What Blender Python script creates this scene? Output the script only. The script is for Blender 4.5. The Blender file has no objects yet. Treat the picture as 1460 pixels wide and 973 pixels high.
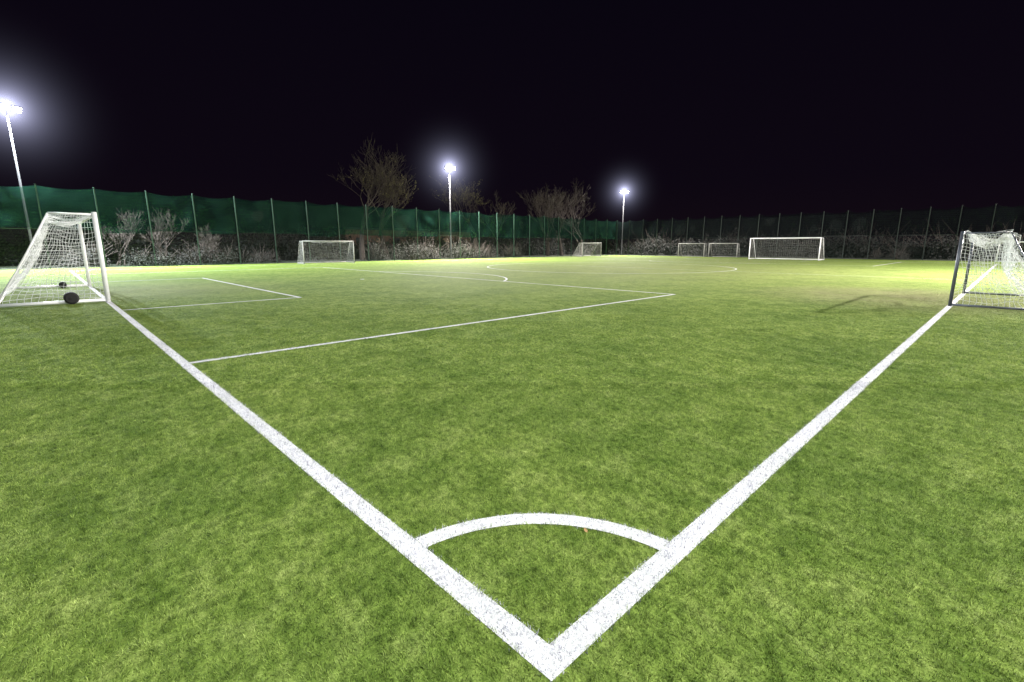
import bpy, math, random
import numpy as np
from mathutils import Vector, noise
random.seed(7); rng=np.random.default_rng(7)
scene=bpy.context.scene
COL=scene.collection
# ---------------------------------------------------------------- pitch frame
C=(0.15,1.59); dR=(0.719,0.695); dL=(-0.695,0.719)
def P(r,m,z=0.0): return Vector((C[0]+r*dR[0]+m*dL[0], C[1]+r*dR[1]+m*dL[1], z))
# ---------------------------------------------------------------- helpers
def link(o,parent=None):
    COL.objects.link(o)
    if parent: o.parent=parent
    return o
def empty(name,loc=(0,0,0)):
    o=bpy.data.objects.new(name,None); o.location=loc; o.empty_display_size=.3
    return link(o)
def mesh(name,V,F,mats,parent=None,mi=None,smooth=False):
    me=bpy.data.meshes.new(name); me.from_pydata([tuple(v) for v in V],[],F)
    for m in (mats if isinstance(mats,(list,tuple)) else [mats]): me.materials.append(m)
    if mi is not None: me.polygons.foreach_set('material_index',mi)
    if smooth: me.polygons.foreach_set('use_smooth',[True]*len(F))
    me.update()
    return link(bpy.data.objects.new(name,me),parent)
class MB:
    def __init__(s): s.V=[];s.F=[];s.M=[]
    def tube(s,pts,rad,n=6,mi=0,cap=True):
        pts=[Vector(p) for p in pts]
        if not isinstance(rad,(list,tuple)): rad=[rad]*len(pts)
        base=len(s.V)
        for i,p in enumerate(pts):
            d=(pts[min(i+1,len(pts)-1)]-pts[max(i-1,0)]).normalized()
            up=Vector((0,0,1)) if abs(d.z)<.9 else Vector((1,0,0))
            a=d.cross(up).normalized(); b=d.cross(a)
            for k in range(n):
                t=2*math.pi*k/n
                s.V.append(p+(a*math.cos(t)+b*math.sin(t))*rad[i])
        for i in range(len(pts)-1):
            for k in range(n):
                q=base+i*n
                s.F.append((q+k,q+(k+1)%n,q+n+(k+1)%n,q+n+k)); s.M.append(mi)
        if cap and n>3:
            s.F.append(tuple(base+k for k in range(n))[::-1]); s.M.append(mi)
            q=base+(len(pts)-1)*n
            s.F.append(tuple(q+k for k in range(n))); s.M.append(mi)
    def box(s,c,ax,ay,az,mi=0):
        c=Vector(c);ax=Vector(ax);ay=Vector(ay);az=Vector(az);b=len(s.V)
        for i in (-1,1):
            for j in (-1,1):
                for k in (-1,1): s.V.append(c+ax*i+ay*j+az*k)
        for f in ((0,1,3,2),(4,6,7,5),(0,4,5,1),(2,3,7,6),(0,2,6,4),(1,5,7,3)):
            s.F.append(tuple(b+x for x in f)); s.M.append(mi)
    def quad(s,a,b,c,d,mi=0):
        q=len(s.V); s.V+= [Vector(a),Vector(b),Vector(c),Vector(d)]
        s.F.append((q,q+1,q+2,q+3)); s.M.append(mi)
    def out(s,name,mats,parent=None,smooth=False): return mesh(name,s.V,s.F,mats,parent,s.M,smooth)
# ---------------------------------------------------------------- materials
def newmat(name):
    m=bpy.data.materials.new(name); m.use_nodes=True
    nt=m.node_tree; nt.nodes.clear()
    return m,nt
def N(nt,t,**k):
    n=nt.nodes.new(t)
    for a,b in k.items():
        if a.startswith('i_'):
            key=a[2:]; n.inputs[int(key) if key.isdigit() else key].default_value=b
        else: setattr(n,a,b)
    return n
def math_(nt,op,a,b=None,c=None):
    n=nt.nodes.new('ShaderNodeMath'); n.operation=op
    for i,x in enumerate((a,b,c)):
        if x is None: continue
        if isinstance(x,(int,float)): n.inputs[i].default_value=x
        else: nt.links.new(x,n.inputs[i])
    return n.outputs[0]
def noise_(nt,vec,scale,detail=4,rough=.6):
    n=nt.nodes.new('ShaderNodeTexNoise'); n.inputs['Scale'].default_value=scale
    n.inputs['Detail'].default_value=detail; n.inputs['Roughness'].default_value=rough
    nt.links.new(vec,n.inputs['Vector']); return n.outputs['Fac']
def ramp(nt,fac,stops):
    n=nt.nodes.new('ShaderNodeValToRGB'); cr=n.color_ramp
    while len(cr.elements)<len(stops): cr.elements.new(.5)
    for e,(p,c) in zip(cr.elements,stops): e.position=p; e.color=(*c,1)
    nt.links.new(fac,n.inputs[0]); return n.outputs[0]
def mixc(nt,f,a,b,mode='MIX'):
    n=nt.nodes.new('ShaderNodeMix'); n.data_type='RGBA'; n.blend_type=mode
    for sock,x in ((n.inputs[0],f),(n.inputs[6],a),(n.inputs[7],b)):
        if isinstance(x,(int,float)): sock.default_value=x
        elif isinstance(x,tuple): sock.default_value=(*x,1)
        else: nt.links.new(x,sock)
    return n.outputs[2]
def simple(name,col,rough=.6,metal=0,var=.25,scale=6):
    m,nt=newmat(name)
    g=N(nt,'ShaderNodeTexCoord'); f=noise_(nt,g.outputs['Object'],scale)
    c=ramp(nt,f,[(.3,tuple(x*(1-var) for x in col)),(.7,tuple(min(1,x*(1+var)) for x in col))])
    b=N(nt,'ShaderNodeBsdfPrincipled'); b.inputs['Roughness'].default_value=rough; b.inputs['Metallic'].default_value=metal
    nt.links.new(c,b.inputs['Base Color'])
    o=N(nt,'ShaderNodeOutputMaterial'); nt.links.new(b.outputs[0],o.inputs[0]); return m
def turf_colour(nt,pos):
    """layered pile colour from world position"""
    mp=N(nt,'ShaderNodeMapping'); mp.inputs['Rotation'].default_value=(0,0,.77); mp.inputs['Scale'].default_value=(1,.75,1)
    nt.links.new(pos,mp.inputs[0])
    big=noise_(nt,pos,.5,4,.6); mid=noise_(nt,mp.outputs[0],3.6,6,.72); sm=noise_(nt,mp.outputs[0],20,5,.75)
    c=ramp(nt,mid,[(.32,(.098,.168,.026)),(.5,(.172,.255,.052)),(.68,(.250,.330,.092))])
    c2=ramp(nt,sm,[(.34,(.40,.45,.36)),(.5,(.96,.98,.92)),(.66,(1.5,1.43,1.5))])
    c=mixc(nt,1.0,c,c2,'MULTIPLY')
    c3=ramp(nt,big,[(.36,(.80,.85,.79)),(.62,(1.12,1.09,1.12))])
    c=mixc(nt,1.0,c,c3,'MULTIPLY')
    # play wear: sandy infill showing in the most used areas
    wn=noise_(nt,pos,.9,5,.65); tot=None
    for (r,m,R_,k) in ((18.6,1.5,6.5,.50),(1.5,20.8,6,.25),(31,14,24,.28),(50,20,18,.20)):
        q=P(r,m); d=N(nt,'ShaderNodeVectorMath',operation='DISTANCE'); nt.links.new(pos,d.inputs[0]); d.inputs[1].default_value=q
        mr=N(nt,'ShaderNodeMapRange',interpolation_type='SMOOTHSTEP'); nt.links.new(d.outputs['Value'],mr.inputs[0])
        mr.inputs[1].default_value=R_; mr.inputs[2].default_value=R_*.1; mr.inputs[3].default_value=0; mr.inputs[4].default_value=k
        tot=mr.outputs[0] if tot is None else math_(nt,'MAXIMUM',tot,mr.outputs[0])
    wf=math_(nt,'MULTIPLY',tot,math_(nt,'MULTIPLY',wn,1.9))
    return mixc(nt,math_(nt,'MINIMUM',wf,.8),c,(.28,.255,.155))
# flat turf sheet
M_turf,nt=newmat('artificial_turf')
g=N(nt,'ShaderNodeNewGeometry'); pos=g.outputs['Position']
c=turf_colour(nt,pos)
fine=noise_(nt,pos,90,4,.8)
c=mixc(nt,1.0,c,ramp(nt,fine,[(.3,(.5,.5,.5)),(.7,(1.28,1.24,1.28))]),'MULTIPLY')
b=N(nt,'ShaderNodeBsdfPrincipled',i_Roughness=.9); b.inputs['Specular IOR Level'].default_value=.06
nt.links.new(c,b.inputs['Base Color'])
bp=N(nt,'ShaderNodeBump',i_Strength=.5,i_Distance=.02); nt.links.new(fine,bp.inputs['Height']); nt.links.new(bp.outputs[0],b.inputs['Normal'])
o=N(nt,'ShaderNodeOutputMaterial'); nt.links.new(b.outputs[0],o.inputs[0])
# white marking sheet
M_line,nt=newmat('white_turf_line')
g=N(nt,'ShaderNodeNewGeometry'); pos=g.outputs['Position']
f=noise_(nt,pos,70,4,.8); f2=noise_(nt,pos,1.2,3,.5)
c=ramp(nt,f,[(.3,(.38,.39,.44)),(.5,(.72,.73,.77)),(.7,(.86,.86,.88))])
c=mixc(nt,1.0,c,ramp(nt,f2,[(.3,(.80,.82,.78)),(.6,(1,1,1))]),'MULTIPLY')
b=N(nt,'ShaderNodeBsdfPrincipled',i_Roughness=.9); b.inputs['Specular IOR Level'].default_value=.1; nt.links.new(c,b.inputs['Base Color'])
bp=N(nt,'ShaderNodeBump',i_Strength=.5,i_Distance=.02); nt.links.new(f,bp.inputs['Height']); nt.links.new(bp.outputs[0],b.inputs['Normal'])
o=N(nt,'ShaderNodeOutputMaterial'); nt.links.new(b.outputs[0],o.inputs[0])
# blades (white where the pile is inlaid white)
M_blade,nt=newmat('turf_blade')
g=N(nt,'ShaderNodeNewGeometry'); pos=g.outputs['Position']
at=N(nt,'ShaderNodeAttribute',attribute_name='rnd'); sepc=N(nt,'ShaderNodeSeparateColor'); nt.links.new(at.outputs['Color'],sepc.inputs[0])
rnd=sepc.outputs[0]; tip=sepc.outputs[1]
sx=N(nt,'ShaderNodeSeparateXYZ'); nt.links.new(pos,sx.inputs[0])
X,Y=sx.outputs[0],sx.outputs[1]
def lin(a,b_,cc): return math_(nt,'ADD',math_(nt,'ADD',math_(nt,'MULTIPLY',X,a),math_(nt,'MULTIPLY',Y,b_)),cc)
r_=lin(dR[0],dR[1],-(C[0]*dR[0]+C[1]*dR[1])); m_=lin(dL[0],dL[1],-(C[0]*dL[0]+C[1]*dL[1]))
jit=math_(nt,'ADD',math_(nt,'MULTIPLY',math_(nt,'SUBTRACT',rnd,.5),.030),math_(nt,'MULTIPLY',math_(nt,'SUBTRACT',noise_(nt,pos,28,3,.6),.5),.06))
def band(v,c0,w): return math_(nt,'LESS_THAN',math_(nt,'ADD',math_(nt,'ABSOLUTE',math_(nt,'SUBTRACT',v,c0)),jit),w)
def gt(v,k): return math_(nt,'GREATER_THAN',v,k)
def lt(v,k): return math_(nt,'LESS_THAN',v,k)
AND=lambda a,b_: math_(nt,'MULTIPLY',a,b_)
OR=lambda a,b_: math_(nt,'MAXIMUM',a,b_)
rad=math_(nt,'SQRT',math_(nt,'ADD',math_(nt,'MULTIPLY',r_,r_),math_(nt,'MULTIPLY',m_,m_)))
mask=OR(AND(band(m_,0,.06),gt(r_,-.06)),AND(band(r_,0,.06),gt(m_,-.06)))
mask=OR(mask,AND(AND(band(rad,1.0,.055),gt(r_,0)),gt(m_,0)))
mask=OR(mask,AND(AND(band(m_,6.7,.05),gt(r_,0)),lt(r_,13.8)))
mask=OR(mask,AND(AND(band(r_,13.8,.05),gt(m_,6.7)),lt(m_,34.9)))
mask=OR(mask,AND(AND(band(m_,14.4,.05),gt(r_,0)),lt(r_,4.45)))
mask=OR(mask,AND(AND(band(r_,4.45,.05),gt(m_,14.4)),lt(m_,27.2)))
gc=turf_colour(nt,pos)
gc=mixc(nt,1.0,gc,ramp(nt,rnd,[(0,(.5,.56,.45)),(.5,(1.0,1.0,1.0)),(1,(1.7,1.55,1.9))]),'MULTIPLY')
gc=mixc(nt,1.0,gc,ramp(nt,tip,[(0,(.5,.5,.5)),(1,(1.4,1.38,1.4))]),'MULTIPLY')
wc=ramp(nt,rnd,[(0,(.14,.15,.18)),(.10,(.32,.32,.40)),(.28,(.68,.68,.75)),(1,(.88,.88,.90))])
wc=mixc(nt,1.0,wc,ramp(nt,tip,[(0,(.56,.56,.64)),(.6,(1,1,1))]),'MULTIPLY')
wc=mixc(nt,1.0,wc,ramp(nt,noise_(nt,pos,45,4,.7),[(.36,(.40,.40,.50)),(.49,(1,1,1))]),'MULTIPLY')
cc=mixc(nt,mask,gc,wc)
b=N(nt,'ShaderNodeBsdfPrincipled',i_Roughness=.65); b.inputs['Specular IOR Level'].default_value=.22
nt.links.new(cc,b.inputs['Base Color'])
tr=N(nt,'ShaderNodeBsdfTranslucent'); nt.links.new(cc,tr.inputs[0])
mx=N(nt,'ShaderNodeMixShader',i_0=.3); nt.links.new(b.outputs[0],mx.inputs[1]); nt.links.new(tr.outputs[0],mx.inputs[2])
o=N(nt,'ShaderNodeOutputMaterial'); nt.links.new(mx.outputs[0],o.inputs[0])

M_soil=simple('rough_grass',(.02,.026,.014),.9,0,.5,2)
M_white=simple('white_powdercoat',(.78,.79,.82),.4,0,.06)
M_net=simple('net_cord',(.72,.74,.76),.8,0,.1)
M_netd=simple('weathered_net_cord',(.30,.30,.29),.8,0,.2)
M_dark=simple('dark_steel',(.10,.11,.14),.45,.4,.2)
M_rubber=simple('black_rubber',(.008,.008,.009),.8,0,.3)
M_galv=simple('galvanised_steel',(.10,.10,.11),.6,.3,.15)
M_green=simple('green_powdercoat',(.016,.050,.036),.6,0,.2)
M_green2=simple('dark_post',(.011,.020,.017),.7,0,.3)  # darker copy of the post green, for the far-end fence
M_mesh=simple('green_mesh_wire',(.009,.028,.020),.6,0,.2)
M_bark=simple('bark',(.048,.037,.032),.9,0,.4,5)
M_leafY=simple('autumn_leaf',(.11,.10,.03),.7,0,.4,1.5)
M_leafB=simple('bramble_leaf',(.016,.015,.012),.8,0,.5,1.2)
M_leafG=simple('evergreen_leaf',(.012,.015,.009),.8,0,.5,1.2)
M_leafD=simple('hedge_leaf',(.006,.007,.006),.85,0,.5,.8)
M_brick=simple('brick_wall',(.22,.12,.09),.85,0,.25,4)
M_roof=simple('roof_felt',(.05,.05,.055),.9)
M_glass=simple('window_glass',(.03,.035,.05),.1)
def emis(name,col,s):
    m,nt=newmat(name); e=N(nt,'ShaderNodeEmission'); e.inputs[0].default_value=(*col,1); e.inputs[1].default_value=s
    o=N(nt,'ShaderNodeOutputMaterial'); nt.links.new(e.outputs[0],o.inputs[0]); return m
M_lamp=emis('lamp_lens',(.93,.93,1),60)
M_win=emis('lit_window',(1,.7,.45),.18)
def screen(name,lo,hi,op):
    m,nt=newmat(name)
    tc=N(nt,'ShaderNodeTexCoord'); f=noise_(nt,tc.outputs['Object'],.55,4,.65)
    c=ramp(nt,f,[(.3,lo),(.7,hi)])
    d=N(nt,'ShaderNodeBsdfDiffuse'); nt.links.new(c,d.inputs[0]); t2=N(nt,'ShaderNodeBsdfTranslucent'); nt.links.new(c,t2.inputs[0])
    m1=N(nt,'ShaderNodeMixShader',i_0=.35); nt.links.new(d.outputs[0],m1.inputs[1]); nt.links.new(t2.outputs[0],m1.inputs[2])
    tp=N(nt,'ShaderNodeBsdfTransparent'); m2=N(nt,'ShaderNodeMixShader',i_0=op)
    nt.links.new(tp.outputs[0],m2.inputs[1]); nt.links.new(m1.outputs[0],m2.inputs[2])
    o=N(nt,'ShaderNodeOutputMaterial'); nt.links.new(m2.outputs[0],o.inputs[0]); return m
M_screen=screen('windbreak_netting',(.004,.021,.015),(.018,.062,.044),.62)
M_screen2=screen('dark_netting',(.004,.007,.007),(.008,.015,.013),.45)  # darker, more see-through netting for the far-end fence
# ---------------------------------------------------------------- ground
G=700
mesh('ground',[(-G,-G,-.004),(G,-G,-.004),(G,G,-.004),(-G,G,-.004)],[(0,1,2,3)],M_soil)
R0,R1,Q0,Q1=-10,69,-9,46.2
mesh('football_pitch_turf',[P(R0,Q0),P(R1,Q0),P(R1,Q1),P(R0,Q1)],[(0,1,2,3)],M_turf)
# ---------------------------------------------------------------- markings
W=.12; LZ=.005
mk=MB()
def rl(m,r0,r1,w=W,z=LZ): mk.quad(P(r0,m-w/2,z),P(r1,m-w/2,z),P(r1,m+w/2,z),P(r0,m+w/2,z))
def ml(r,m0,m1,w=W,z=LZ): mk.quad(P(r-w/2,m0,z),P(r+w/2,m0,z),P(r+w/2,m1,z),P(r-w/2,m1,z))
def arc(cr,cm,rd,a0,a1,w=W,z=LZ+.002,n=64):
    for i in range(n):
        t0=a0+(a1-a0)*i/n; t1=a0+(a1-a0)*(i+1)/n
        mk.quad(*[P(cr+q*math.cos(t),cm+q*math.sin(t),z) for q,t in ((rd-w/2,t0),(rd+w/2,t0),(rd+w/2,t1),(rd-w/2,t1))])
LEN,WID=60,41.6
h=W/2
rl(0,-h,LEN+h); rl(WID,-h,LEN+h,.09); ml(0,h,WID-h); ml(LEN,h,WID-h); ml(LEN/2,h,WID-h,.05)
for e in (0,1):
    f=(lambda r:r) if e==0 else (lambda r:LEN-r)
    for m0,dep in ((6.7,13.8),(14.4,4.45)):
        m1=WID-m0
        a,b_=sorted((f(h),f(dep+.05))); rl(m0,a,b_,.10); rl(m1,a,b_,.10); ml(f(dep),m0+.05,m1-.05,.10)
    s=9.8; al=math.acos((13.85-s)/7.0)
    if e==0: arc(s,20.8,7,-al,al,.1)
    else: arc(LEN-s,20.8,7,math.pi-al,math.pi+al,.1)
    arc(f(s),20.8,.06,0,2*math.pi,.1,n=12)
arc(LEN/2,20.8,9.15,0,2*math.pi,.08)
arc(0,0,1.0,.06,math.pi/2-.06,.11)
arc(LEN,0,1.0,math.pi/2+.06,math.pi-.06); arc(0,WID,1.0,-math.pi/2+.06,-.06); arc(LEN,WID,1.0,math.pi+.06,1.5*math.pi-.06)
mk.out('pitch_marking',M_line)
# ---------------------------------------------------------------- turf pile
def tile(name,size,dens,width,hgt,seed):
    r=np.random.default_rng(seed); n=int(size*size*dens)
    x=r.uniform(-size/2,size/2,n); y=r.uniform(-size/2,size/2,n)
    k=2*np.pi/size
    fl=1.7*np.sin(k*x*1+seed)+1.5*np.sin(k*y*2+seed*2)+1.2*np.sin(k*(2*x-3*y))+r.normal(0,1.6,n)
    fo=r.uniform(0,2*np.pi,n)
    L=hgt*r.uniform(.6,1.25,n)*(1+.3*np.sin(k*3*x+1)*np.sin(k*2*y+seed)+.2*np.sin(k*7*x+seed)*np.sin(k*6*y+2))
    lean=np.clip(r.normal(.8,.35,n),.05,1.4)
    dx,dy=np.cos(fl),np.sin(fl); wx,wy=np.cos(fo)*width/2,np.sin(fo)*width/2
    l1=lean*.5
    mxh=L*.5*np.sin(l1); mz=L*.5*np.cos(l1); tx=mxh+L*.5*np.sin(lean*1.2); tz=mz+L*.5*np.cos(lean*1.2)
    V=np.zeros((n,5,3))
    V[:,0]=np.stack([x-wx,y-wy,0*x],1); V[:,1]=np.stack([x+wx,y+wy,0*x],1)
    V[:,2]=np.stack([x+dx*mxh+wx*.8,y+dy*mxh+wy*.8,mz],1); V[:,3]=np.stack([x+dx*mxh-wx*.8,y+dy*mxh-wy*.8,mz],1)
    V[:,4]=np.stack([x+dx*tx,y+dy*tx,np.maximum(tz,.003)],1)
    me=bpy.data.meshes.new(name)
    me.vertices.add(n*5); me.vertices.foreach_set('co',V.ravel())
    me.loops.add(n*7); me.polygons.add(n*2)
    b5=np.arange(n)*5
    li=np.stack([b5,b5+1,b5+2,b5+3,b5+3,b5+2,b5+4],1).ravel()
    me.loops.foreach_set('vertex_index',li.astype(np.int32))
    st=np.stack([np.arange(n)*7,np.arange(n)*7+4],1).ravel()
    me.polygons.foreach_set('loop_start',st.astype(np.int32))
    me.update(calc_edges=True); me.validate()
    ca=me.color_attributes.new('rnd','FLOAT_COLOR','POINT')
    col=np.ones((n,5,4)); rr=r.uniform(0,1,n)
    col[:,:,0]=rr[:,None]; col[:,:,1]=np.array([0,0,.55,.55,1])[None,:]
    ca.data.foreach_set('color',col.ravel())
    me.materials.append(M_blade); return me
near=[tile('turf_tile',.5,13000,.0028,.024,s) for s in (1,2,3,4)]
fars=[[tile('turf_tile_wide',1.0,dn,.005,.022,s+k*10) for s in (11,12)] for k,dn in enumerate((7000,5500,4200,3100,2200,1400,800,400))]
turf=empty('turf_pile')
def put(me,x,y,s,zs):
    o=bpy.data.objects.new('pile_tile',me); o.location=(x,y,.0015); o.scale=(1,1,zs)
    o.rotation_euler=(0,0,random.choice((0,1,2,3))*math.pi/2); link(o,turf)
y=-.25
while y<5.5:
    x=-8.25
    while x<8.5:
        if abs(x)<1.15*max(y,0)+1.3: put(random.choice(near),x,y,.5,1.0)
        x+=.5
    y+=.5
for k in range(18):
    yc=5.75+k
    x=-26.5
    while x<27:
        if abs(x)<1.12*yc+1.2:
            lv=(yc-6.5)/1.7+random.uniform(-.9,.9)
            lv=max(0,lv)
            if lv<8: put(random.choice(fars[int(lv)]),x,yc,1,max(.25,.95-(yc-5.5)*.065))
        x+=1
# ---------------------------------------------------------------- goals
def goal(name,r,m,along,back,width,height,dtop,dbase,post,net,pr=.055,cell=.14,cr=.004,sag=.10,weights=False,loc=True):
    """mouth starts at pitch point (r,m), runs 'along', net goes 'back' (unit vectors in pitch axes)"""
    e=empty(name,P(r,m)); org=P(r,m)
    A=Vector((along[0]*dR[0]+along[1]*dL[0],along[0]*dR[1]+along[1]*dL[1],0)).normalized()
    B=Vector((back[0]*dR[0]+back[1]*dL[0],back[0]*dR[1]+back[1]*dL[1],0)).normalized()
    Z=Vector((0,0,1))
    Q=lambda a,b_,z: A*a+B*b_+Z*z
    fr=MB(); z0=pr+.01
    for a in (0,width):
        fr.tube([Q(a,0,0.006),Q(a,0,height+pr*.9)],pr,12)
        fr.tube([Q(a,pr,z0*.9),Q(a,dbase,z0*.9)],pr*.75,8)
        fr.tube([Q(a,pr,height-.01),Q(a,dtop,height-.01)],pr*.45,8)
        fr.tube([Q(a,dtop,height-.01),Q(a,(dtop+dbase)/2-.02,height*.5),Q(a,dbase,z0)],pr*.4,8)
    fr.tube([Q(pr,0,height),Q(width-pr,0,height)],pr,12)
    fr.tube([Q(pr,dbase,z0*.9),Q(width-pr,dbase,z0*.9)],pr*.75,8)
    o=fr.out('frame',post,e,True)
    nb=MB()
    def patch(c00,c10,c11,c01,sagv):
        w=max((c10-c00).length,(c11-c01).length); hh=max((c01-c00).length,(c11-c10).length)
        nu=max(2,int(w/cell)); nv=max(2,int(hh/cell))
        g=[[None]*(nv+1) for _ in range(nu+1)]
        for i in range(nu+1):
            for j in range(nv+1):
                u,v=i/nu,j/nv
                p=(c00*(1-u)+c10*u)*(1-v)+(c01*(1-u)+c11*u)*v
                bul=math.sin(math.pi*u)**.6*math.sin(math.pi*v) if 0<u<1 and 0<v<1 else 0
                nz=noise.noise_vector(p*1.9+Vector((r,m,0)))*(.05+sag*.45)*(1 if bul else 0)
                g[i][j]=p+sagv*bul+nz
        for i in range(nu+1): nb.tube(g[i],cr,3,cap=False)
        for j in range(nv+1): nb.tube([g[i][j] for i in range(nu+1)],cr,3,cap=False)
    patch(Q(0,.02,height),Q(width,.02,height),Q(width,dtop,height-.03),Q(0,dtop,height-.03),Vector((0,0,-sag)))
    patch(Q(0,dtop,height-.03),Q(width,dtop,height-.03),Q(width,dbase,.06),Q(0,dbase,.06),-B*sag*1.2+Vector((0,0,-sag)))
    for a,sg in ((0.0,1),(width,-1)):
        patch(Q(a,.03,.06),Q(a,.03,height),Q(a,dtop,height-.03),Q(a,dbase,.06),A*sag*.5*sg)
    nb.out('net',net,e)
    if weights:
        wb=MB()
        for a,sc in ((0,1.0),(width,.7)):
            c=Q(a,.78,.17*sc)
            wb.tube([c-A*.16,c-A*.13,c+A*.13,c+A*.16],[.12*sc,.165*sc,.165*sc,.12*sc],20,0)
            wb.tube([c-A*.19,c+A*.19],.03,10,0)
        wb.out('anti_tip_roller',[M_rubber],e)
    return e
goal('football_goal',0,17.1,(0,1),(-1,0),7.32,2.47,.95,2.25,M_white,M_net,.06,.13,.0045,.15,True)
goal('five_a_side_goal',16.2,0,(1,0),(0,-1),4.88,1.93,.9,1.9,M_dark,M_net,.04,.11,.0048,.32)
goal('football_goal',LEN,13.9,(0,1),(1,0),7.32,2.44,.95,2.2,M_white,M_netd,.055,.2,.005)
goal('five_a_side_goal',67,25.4,(0,1),(1,0),3.9,1.9,.5,1.2,M_netd,M_netd,.05,.2,.006)
goal('five_a_side_goal',67,30.0,(0,1),(1,0),3.9,1.9,.5,1.2,M_netd,M_netd,.05,.2,.006)
goal('five_a_side_goal',56.2,43.4,(1,0),(0,1),4.6,2.0,.6,1.9,M_netd,M_netd,.05,.16,.007)
goal('five_a_side_goal',15.4,42.6,(1,0),(0,1),4.7,2.0,.7,1.6,M_netd,M_netd,.045,.13,.0045)
goal('five_a_side_goal',66.5,-4.2,(0,1),(1,0),4.4,1.95,.6,1.3,M_white,M_netd,.05,.2,.006)
# ---------------------------------------------------------------- fences
FH=5.6
def fence(p0,p1,step,scr,pm=M_green):
    a=Vector(p0);b_=Vector(p1);L=(b_-a).length;d=(b_-a)/L;nrm=Vector((-d.y,d.x,0))
    e=empty('sports_fence',a); n=round(L/step); st=L/n
    pb=MB()
    for i in range(n+1):
        q=d*(st*i)
        pb.box(q-nrm*.12+Vector((0,0,FH/2+.05)),d*.035,nrm*.035,Vector((0,0,FH/2+.05)))
        pb.tube([q-nrm*.12+Vector((0,0,FH+.1)),q-nrm*.12+Vector((0,0,FH+.14))],.05,8)
    for z in (.12,2.75): pb.box(d*L/2+nrm*.06+Vector((0,0,z)),d*L/2,nrm*.015,Vector((0,0,.02)))
    pb.out('posts_and_rails',pm,e)
    wb=MB(); w=.003
    k=0.0
    while k<L:
        q=d*k+nrm*.085
        wb.quad(q-d*w+Vector((0,0,.02)),q+d*w+Vector((0,0,.02)),q+d*w+Vector((0,0,FH-.3)),q-d*w+Vector((0,0,FH-.3))); k+=.06
    z=.05
    while z<FH-.3:
        wb.quad(nrm*.092+Vector((0,0,z-w)),nrm*.092+d*L+Vector((0,0,z-w)),nrm*.092+d*L+Vector((0,0,z+w)),nrm*.092+Vector((0,0,z+w))); z+=.2
    wb.out('weld_mesh',M_mesh,e)
    V=[];F=[];S=8;Rw=6
    for i in range(n*S+1):
        u=(i%S)/S; t=st*i/S
        sag=math.sin(math.pi*u)
        amp=.10+.34*abs(noise.noise(Vector(((i//S)*.73,a.x,0))))
        zb0=2.62+.35*noise.noise(Vector(((i//S)*.61,a.y,4)))
        for j in range(Rw+1):
            v=j/Rw; zt=FH+.05-amp*sag; zb=zb0*1.0+.05*sag
            bil=.22*math.sin(math.pi*v)*sag*noise.noise(Vector((t*.4,a.x,v)))*2
            V.append(d*t-nrm*(.02+bil)+Vector((0,0,zb+(zt-zb)*v)))
    for i in range(n*S):
        for j in range(Rw):
            q=i*(Rw+1)+j; F.append((q,q+Rw+1,q+Rw+2,q+1))
    mesh('windbreak_netting',V,F,scr,e,smooth=True)
fence(P(R0,Q1),P(R1,Q1),3.0,M_screen); fence(P(R1,Q1),P(R1,Q0),2.5,M_screen2,M_green2); fence(P(R1,Q0),P(R0,Q0),3.0,M_screen); fence(P(R0,Q0),P(R0,Q1),3.0,M_screen)
# ---------------------------------------------------------------- floodlights
MH=10.6
M_glow,nt=newmat('lamp_glow')     # lamp bloom painted as an emission volume that fades with radius
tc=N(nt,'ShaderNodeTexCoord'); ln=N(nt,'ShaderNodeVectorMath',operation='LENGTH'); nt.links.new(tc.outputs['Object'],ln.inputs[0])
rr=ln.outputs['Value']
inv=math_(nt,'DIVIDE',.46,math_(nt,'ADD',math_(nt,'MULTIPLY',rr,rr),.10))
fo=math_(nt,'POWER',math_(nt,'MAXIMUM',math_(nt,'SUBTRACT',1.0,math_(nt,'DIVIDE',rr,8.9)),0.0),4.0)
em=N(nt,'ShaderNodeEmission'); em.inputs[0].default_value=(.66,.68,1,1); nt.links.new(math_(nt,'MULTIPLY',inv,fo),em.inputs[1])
o=N(nt,'ShaderNodeOutputMaterial'); nt.links.new(em.outputs[0],o.inputs['Volume'])
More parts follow.
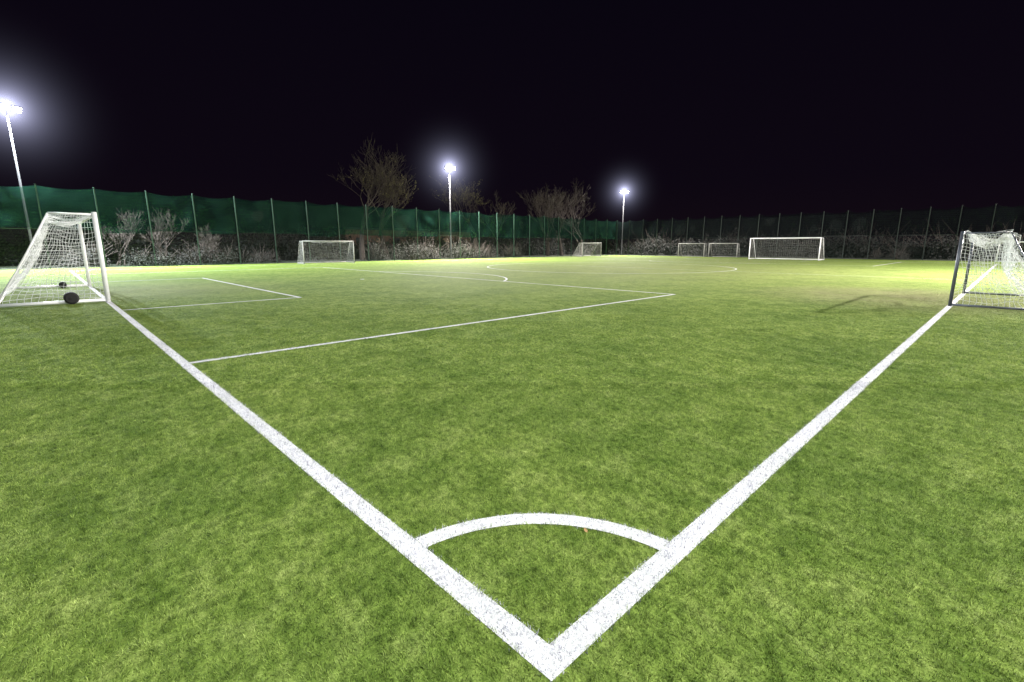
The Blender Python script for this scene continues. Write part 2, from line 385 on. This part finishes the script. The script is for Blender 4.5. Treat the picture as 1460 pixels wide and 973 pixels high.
def flood(r,m,aim,power,col,glow=True,dep=50,size=165,blend=.55):
    base=P(r,m); e=empty('floodlight_mast',base)
    tgt=P(*aim); d=(tgt-base); d.z=0; d.normalize(); s=Vector((-d.y,d.x,0))
    mb=MB()
    mb.tube([(0,0,0),(0,0,.5)],.13,12); mb.tube([(0,0,.5),(0,0,MH-.2)],[.09,.05],12)
    mb.box((0,0,.03),(.22,0,0),(0,.22,0),(0,0,.03))
    mb.tube([s*-.75+Vector((0,0,MH-.2)),s*.75+Vector((0,0,MH-.2))],.045,8)
    tilt=math.radians(28); fd=d*math.cos(tilt)-Vector((0,0,math.sin(tilt))); fu=d*math.sin(tilt)+Vector((0,0,math.cos(tilt)))
    for k in (-.45,.45):
        c=s*k+Vector((0,0,MH))+d*.15
        mb.box(c,s*.26,fd*.12,fu*.2); mb.box(c+fd*.17+fu*.22,s*.26,fd*.12,fu*.01)
        mb.tube([s*k+Vector((0,0,MH-.2)),c-fu*.2],.03,6)
    mb.out('mast',M_galv,e)
    lb=MB()
    for k in (-.45,.45):
        c=s*k+Vector((0,0,MH))+d*.15+fd*.125
        lb.quad(c-s*.23-fu*.17,c+s*.23-fu*.17,c+s*.23+fu*.17,c-s*.23+fu*.17)
    lb.out('lamp_lens',M_lamp,e)
    for k in (-.45,.45):
        L=bpy.data.lights.new('floodlight_beam','SPOT'); L.energy=power/2; L.color=col
        L.spot_size=math.radians(size); L.spot_blend=blend; L.shadow_soft_size=.18
        lo=bpy.data.objects.new('floodlight_beam',L); link(lo,e)
        lo.location=s*k+Vector((0,0,MH))+d*.15+fd*.32
        lo.rotation_euler=(d*math.cos(math.radians(dep))-Vector((0,0,math.sin(math.radians(dep))))).to_track_quat('-Z','Y').to_euler()
    if glow:  # self-emitting sphere added for bloom, not lit by the beams
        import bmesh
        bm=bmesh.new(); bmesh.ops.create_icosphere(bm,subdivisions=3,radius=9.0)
        me=bpy.data.meshes.new('glow_sphere'); bm.to_mesh(me); bm.free(); me.materials.append(M_glow)
        mo=bpy.data.objects.new('glow_sphere',me); mo.location=(0,0,MH); link(mo,e)
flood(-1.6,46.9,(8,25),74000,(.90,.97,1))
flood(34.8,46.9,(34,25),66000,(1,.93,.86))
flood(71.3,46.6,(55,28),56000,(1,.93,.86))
flood(-2.0,-8.5,(9,15),17500,(.98,1,.94),False,14,146,1.0)
flood(34.8,-9.8,(26,14),84000,(1,.92,.85),False)
flood(71.3,-9.5,(55,14),36000,(1,.91,.86),False)
# ---------------------------------------------------------------- trees
def tree(r,m,H,seed,leafmat,leaves=900,spread=.5,name='bare_tree',depth=6,trunk=.22):
    rd=random.Random(seed); base=P(r,m,-.05); mb=MB(); tips=[]
    def grow(p,d,L,rad,k):
        pts=[p];rr=[rad];q=p.copy();dd=d.copy();n=4
        for i in range(n):
            dd=(dd+Vector((rd.gauss(0,.12),rd.gauss(0,.12),rd.gauss(.08,.07)))).normalized()
            q=q+dd*L/n; pts.append(q.copy()); rr.append(max(.008,rad*(1-.4*(i+1)/n)))
            if k<=2 and rd.random()<.7: tips.append(q.copy())
        mb.tube(pts,rr,6 if k>3 else (4 if k>1 else 3),0,False)
        if k==0: tips.append(q); return
        nb=rd.choice((2,3,3)) if k>1 else rd.choice((2,3))
        for i in range(nb):
            ax=Vector((rd.gauss(0,1),rd.gauss(0,1),rd.gauss(0,.35))).normalized()
            nd=(dd+ax*spread*rd.uniform(.6,1.5)).normalized()
            st=pts[rd.choice((-1,-2,-3,-1))]
            grow(st,nd,L*rd.uniform(.62,.92),max(.009,rr[-1]*rd.uniform(.6,.85)),k-1)
    for i in range(1 if trunk>.15 else 3):
        grow(Vector((i*.25,0,0)),Vector((rd.gauss(0,.1),rd.gauss(0,.1),1)).normalized(),H*.22,trunk*H/10,depth)
    top=max(v.z for v in mb.V); k=H/top
    mb.V=[v*k for v in mb.V]; tips=[t*k for t in tips]
    for i in range(leaves):
        t=rd.choice(tips)+Vector((rd.gauss(0,.12),rd.gauss(0,.12),rd.gauss(0,.12)))
        a=Vector((rd.gauss(0,1),rd.gauss(0,1),rd.gauss(0,1))).normalized(); b_=a.orthogonal().normalized(); s=rd.uniform(.04,.09)
        mb.quad(t-a*s,t-b_*s*.6,t+a*s,t+b_*s*.6,1)
    o=mb.out(name,[M_bark,leafmat]); o.location=base; return o
tree(25.5,51.5,14.0,3,M_leafY,120,.66,depth=7)
tree(29.8,53.5,10.8,5,M_leafY,700,.62,depth=6)
tree(42,51.5,12.0,8,M_leafY,1300,.62,depth=7)
tree(47,52,9.0,9,M_leafY,100,.6)
tree(56,50,10.8,11,M_leafB,80,.62,depth=7)
tree(60.5,51,12.2,12,M_leafB,80,.62,depth=7)
tree(65,50.5,10.2,13,M_leafB,80,.62,depth=6)
tree(6,50,5.0,21,M_leafB,150,.5,'leafless_shrub',5,.12)
tree(3.2,51,4.6,22,M_leafB,100,.5,'leafless_shrub',5,.12)
tree(9.5,49,3.6,23,M_leafB,100,.5,'leafless_shrub',5,.12)
# ---------------------------------------------------------------- shrubs / hedges
def shrub(name,pts,n,mat,seed,ls=.10):
    rd=random.Random(seed); mb=MB()
    o0=pts[0][0]
    for c,(a,b_,h_) in pts:
        cnt=int(n*h_)
        ph=rd.uniform(0,50)
        for i in range(cnt):
            th=rd.uniform(0,2*math.pi); u=rd.random()
            rr=rd.random()**.4
            q=Vector((math.cos(th)*math.sqrt(1-u*u),math.sin(th)*math.sqrt(1-u*u),u))
            k=.72+.55*noise.noise(q*2.3+Vector((ph,0,0)))+.3*noise.noise(q*6+Vector((ph,3,0)))
            p=c-o0+Vector((q.x*a,q.y*b_,q.z*h_))*rr*k
            if p.z<0.02: p.z=.05
            A=Vector((rd.gauss(0,1),rd.gauss(0,1),rd.gauss(0,1))).normalized(); B=A.orthogonal().normalized(); s=rd.uniform(.5,1.3)*ls
            mb.quad(p-A*s,p-B*s*.55,p+A*s,p+B*s*.55,1)
        for i in range(14):
            d=Vector((rd.gauss(0,.5),rd.gauss(0,.5),1)).normalized()
            mb.tube([c-o0,c-o0+d*h_*.6,c-o0+(d+Vector((rd.gauss(0,.2),rd.gauss(0,.2),0)))*h_*rd.uniform(.9,1.35)],[.03,.015,.008],3,0,False)
    o=mb.out(name,[M_bark,mat]); o.location=o0; return o
rd=random.Random(5)
for i,(r,m,w,h_,mt) in enumerate([(1.5,48.3,1.6,1.7,M_leafB),(5,48.4,2,1.4,M_leafG),(8,48.2,2,2.0,M_leafB),(11,48.3,1.8,1.5,M_leafG),(13.7,48.5,1.6,1.3,M_leafB),
     (25,48.5,1.6,2.0,M_leafG),(29,48.4,2,2.2,M_leafG),(32.5,48.2,1.8,2.3,M_leafB),(37.5,48.5,2,2.4,M_leafG),(41.5,48.6,2,1.9,M_leafB),(47,48.6,2,2.1,M_leafG)]):
    c=P(r,m); shrub('shrub',[(c+Vector((rd.gauss(0,w*.4),rd.gauss(0,w*.4),0)),(w*rd.uniform(.6,1),w*rd.uniform(.6,1),h_*rd.uniform(.7,1.1))) for _ in range(4)],550,mt,i+100,.075)
c=P(70.6,8.5); shrub('shrub',[(c,(1.8,1.6,1.6)),(c+Vector((-1.4,1.5,0)),(1.4,1.2,1.2))],900,M_leafB,77,.06)
pts=[]
for i in range(60):
    r=-12+i*1.55; h_=3.2+1.5*noise.noise(Vector((r*.15,0,0)))+rd.uniform(-.4,.6); pts.append((P(r,56+rd.uniform(-1,1)),(2.2,2.2,h_)))
shrub('hedgerow',pts,420,M_leafD,9,.16)
pts=[]
for i in range(36):
    m=-14+i*1.9; h_=3.6+1.2*noise.noise(Vector((m*.15,7,0)))+rd.uniform(-.4,.5); pts.append((P(77+rd.uniform(-1,1),m),(2.4,2.4,h_)))
shrub('hedgerow',pts,380,M_leafD,10,.16)
# distant low clubhouse behind the far fence
e=empty('brick_clubhouse',P(40,66)); A=Vector((dR[0],dR[1],0)); B=Vector((dL[0],dL[1],0)); Z=Vector((0,0,1))
mb=MB(); mb.box(Z*1.9,A*11,B*3,Z*1.9); mb.out('walls',M_brick,e)
mb=MB(); mb.box(Z*3.92,A*11.4,B*3.4,Z*.115); mb.out('roof',M_roof,e)
mb=MB(); mb2=MB()
for i in range(7):
    q=A*(-9+i*3)-B*3.02+Z*2.3; (mb if i in (1,5) else mb2).box(q,A*.5,B*.012,Z*.4)
mb.out('lit_windows',M_win,e); mb2.out('windows',M_glass,e)
# fallen leaf
mb=MB(); s=.015; a=1.9; ux=Vector((math.cos(a),math.sin(a),.25)); uy=Vector((-math.sin(a),math.cos(a),0)); c=Vector((.416,2.44,.027))
mb.V=[c-ux*s*1.2,c-ux*s*.3+uy*s*.7,c+ux*s*.6+uy*s*.5,c+ux*s*1.3,c+ux*s*.6-uy*s*.5,c-ux*s*.3-uy*s*.7]; mb.F=[tuple(range(6))]; mb.M=[0]
mb.out('fallen_leaf',simple('brown_leaf',(.30,.19,.08),.7))
# ---------------------------------------------------------------- night sky
w=bpy.data.worlds.new('World'); scene.world=w; w.use_nodes=True; nt=w.node_tree; nt.nodes.clear()
tc=N(nt,'ShaderNodeTexCoord'); sx=N(nt,'ShaderNodeSeparateXYZ'); nt.links.new(tc.outputs['Generated'],sx.inputs[0])
c=ramp(nt,sx.outputs[2],[(0,(.0062,.0034,.0062)),(.12,(.0040,.0023,.0057)),(.5,(.0023,.0015,.0046))])
bg=N(nt,'ShaderNodeBackground'); bg.inputs[1].default_value=1; nt.links.new(c,bg.inputs[0])
o=N(nt,'ShaderNodeOutputWorld'); nt.links.new(bg.outputs[0],o.inputs[0])
# ---------------------------------------------------------------- camera
cam=bpy.data.cameras.new('camera'); co=bpy.data.objects.new('camera',cam); link(co)
cam.sensor_width=36; cam.lens=16.84; cam.clip_end=2000; cam.clip_start=.05
co.location=(0,0,1.6); co.rotation_euler=(math.radians(90-11.26),0,0)
scene.camera=co
scene.view_settings.view_transform='Standard'; scene.view_settings.look='None'; scene.view_settings.exposure=0
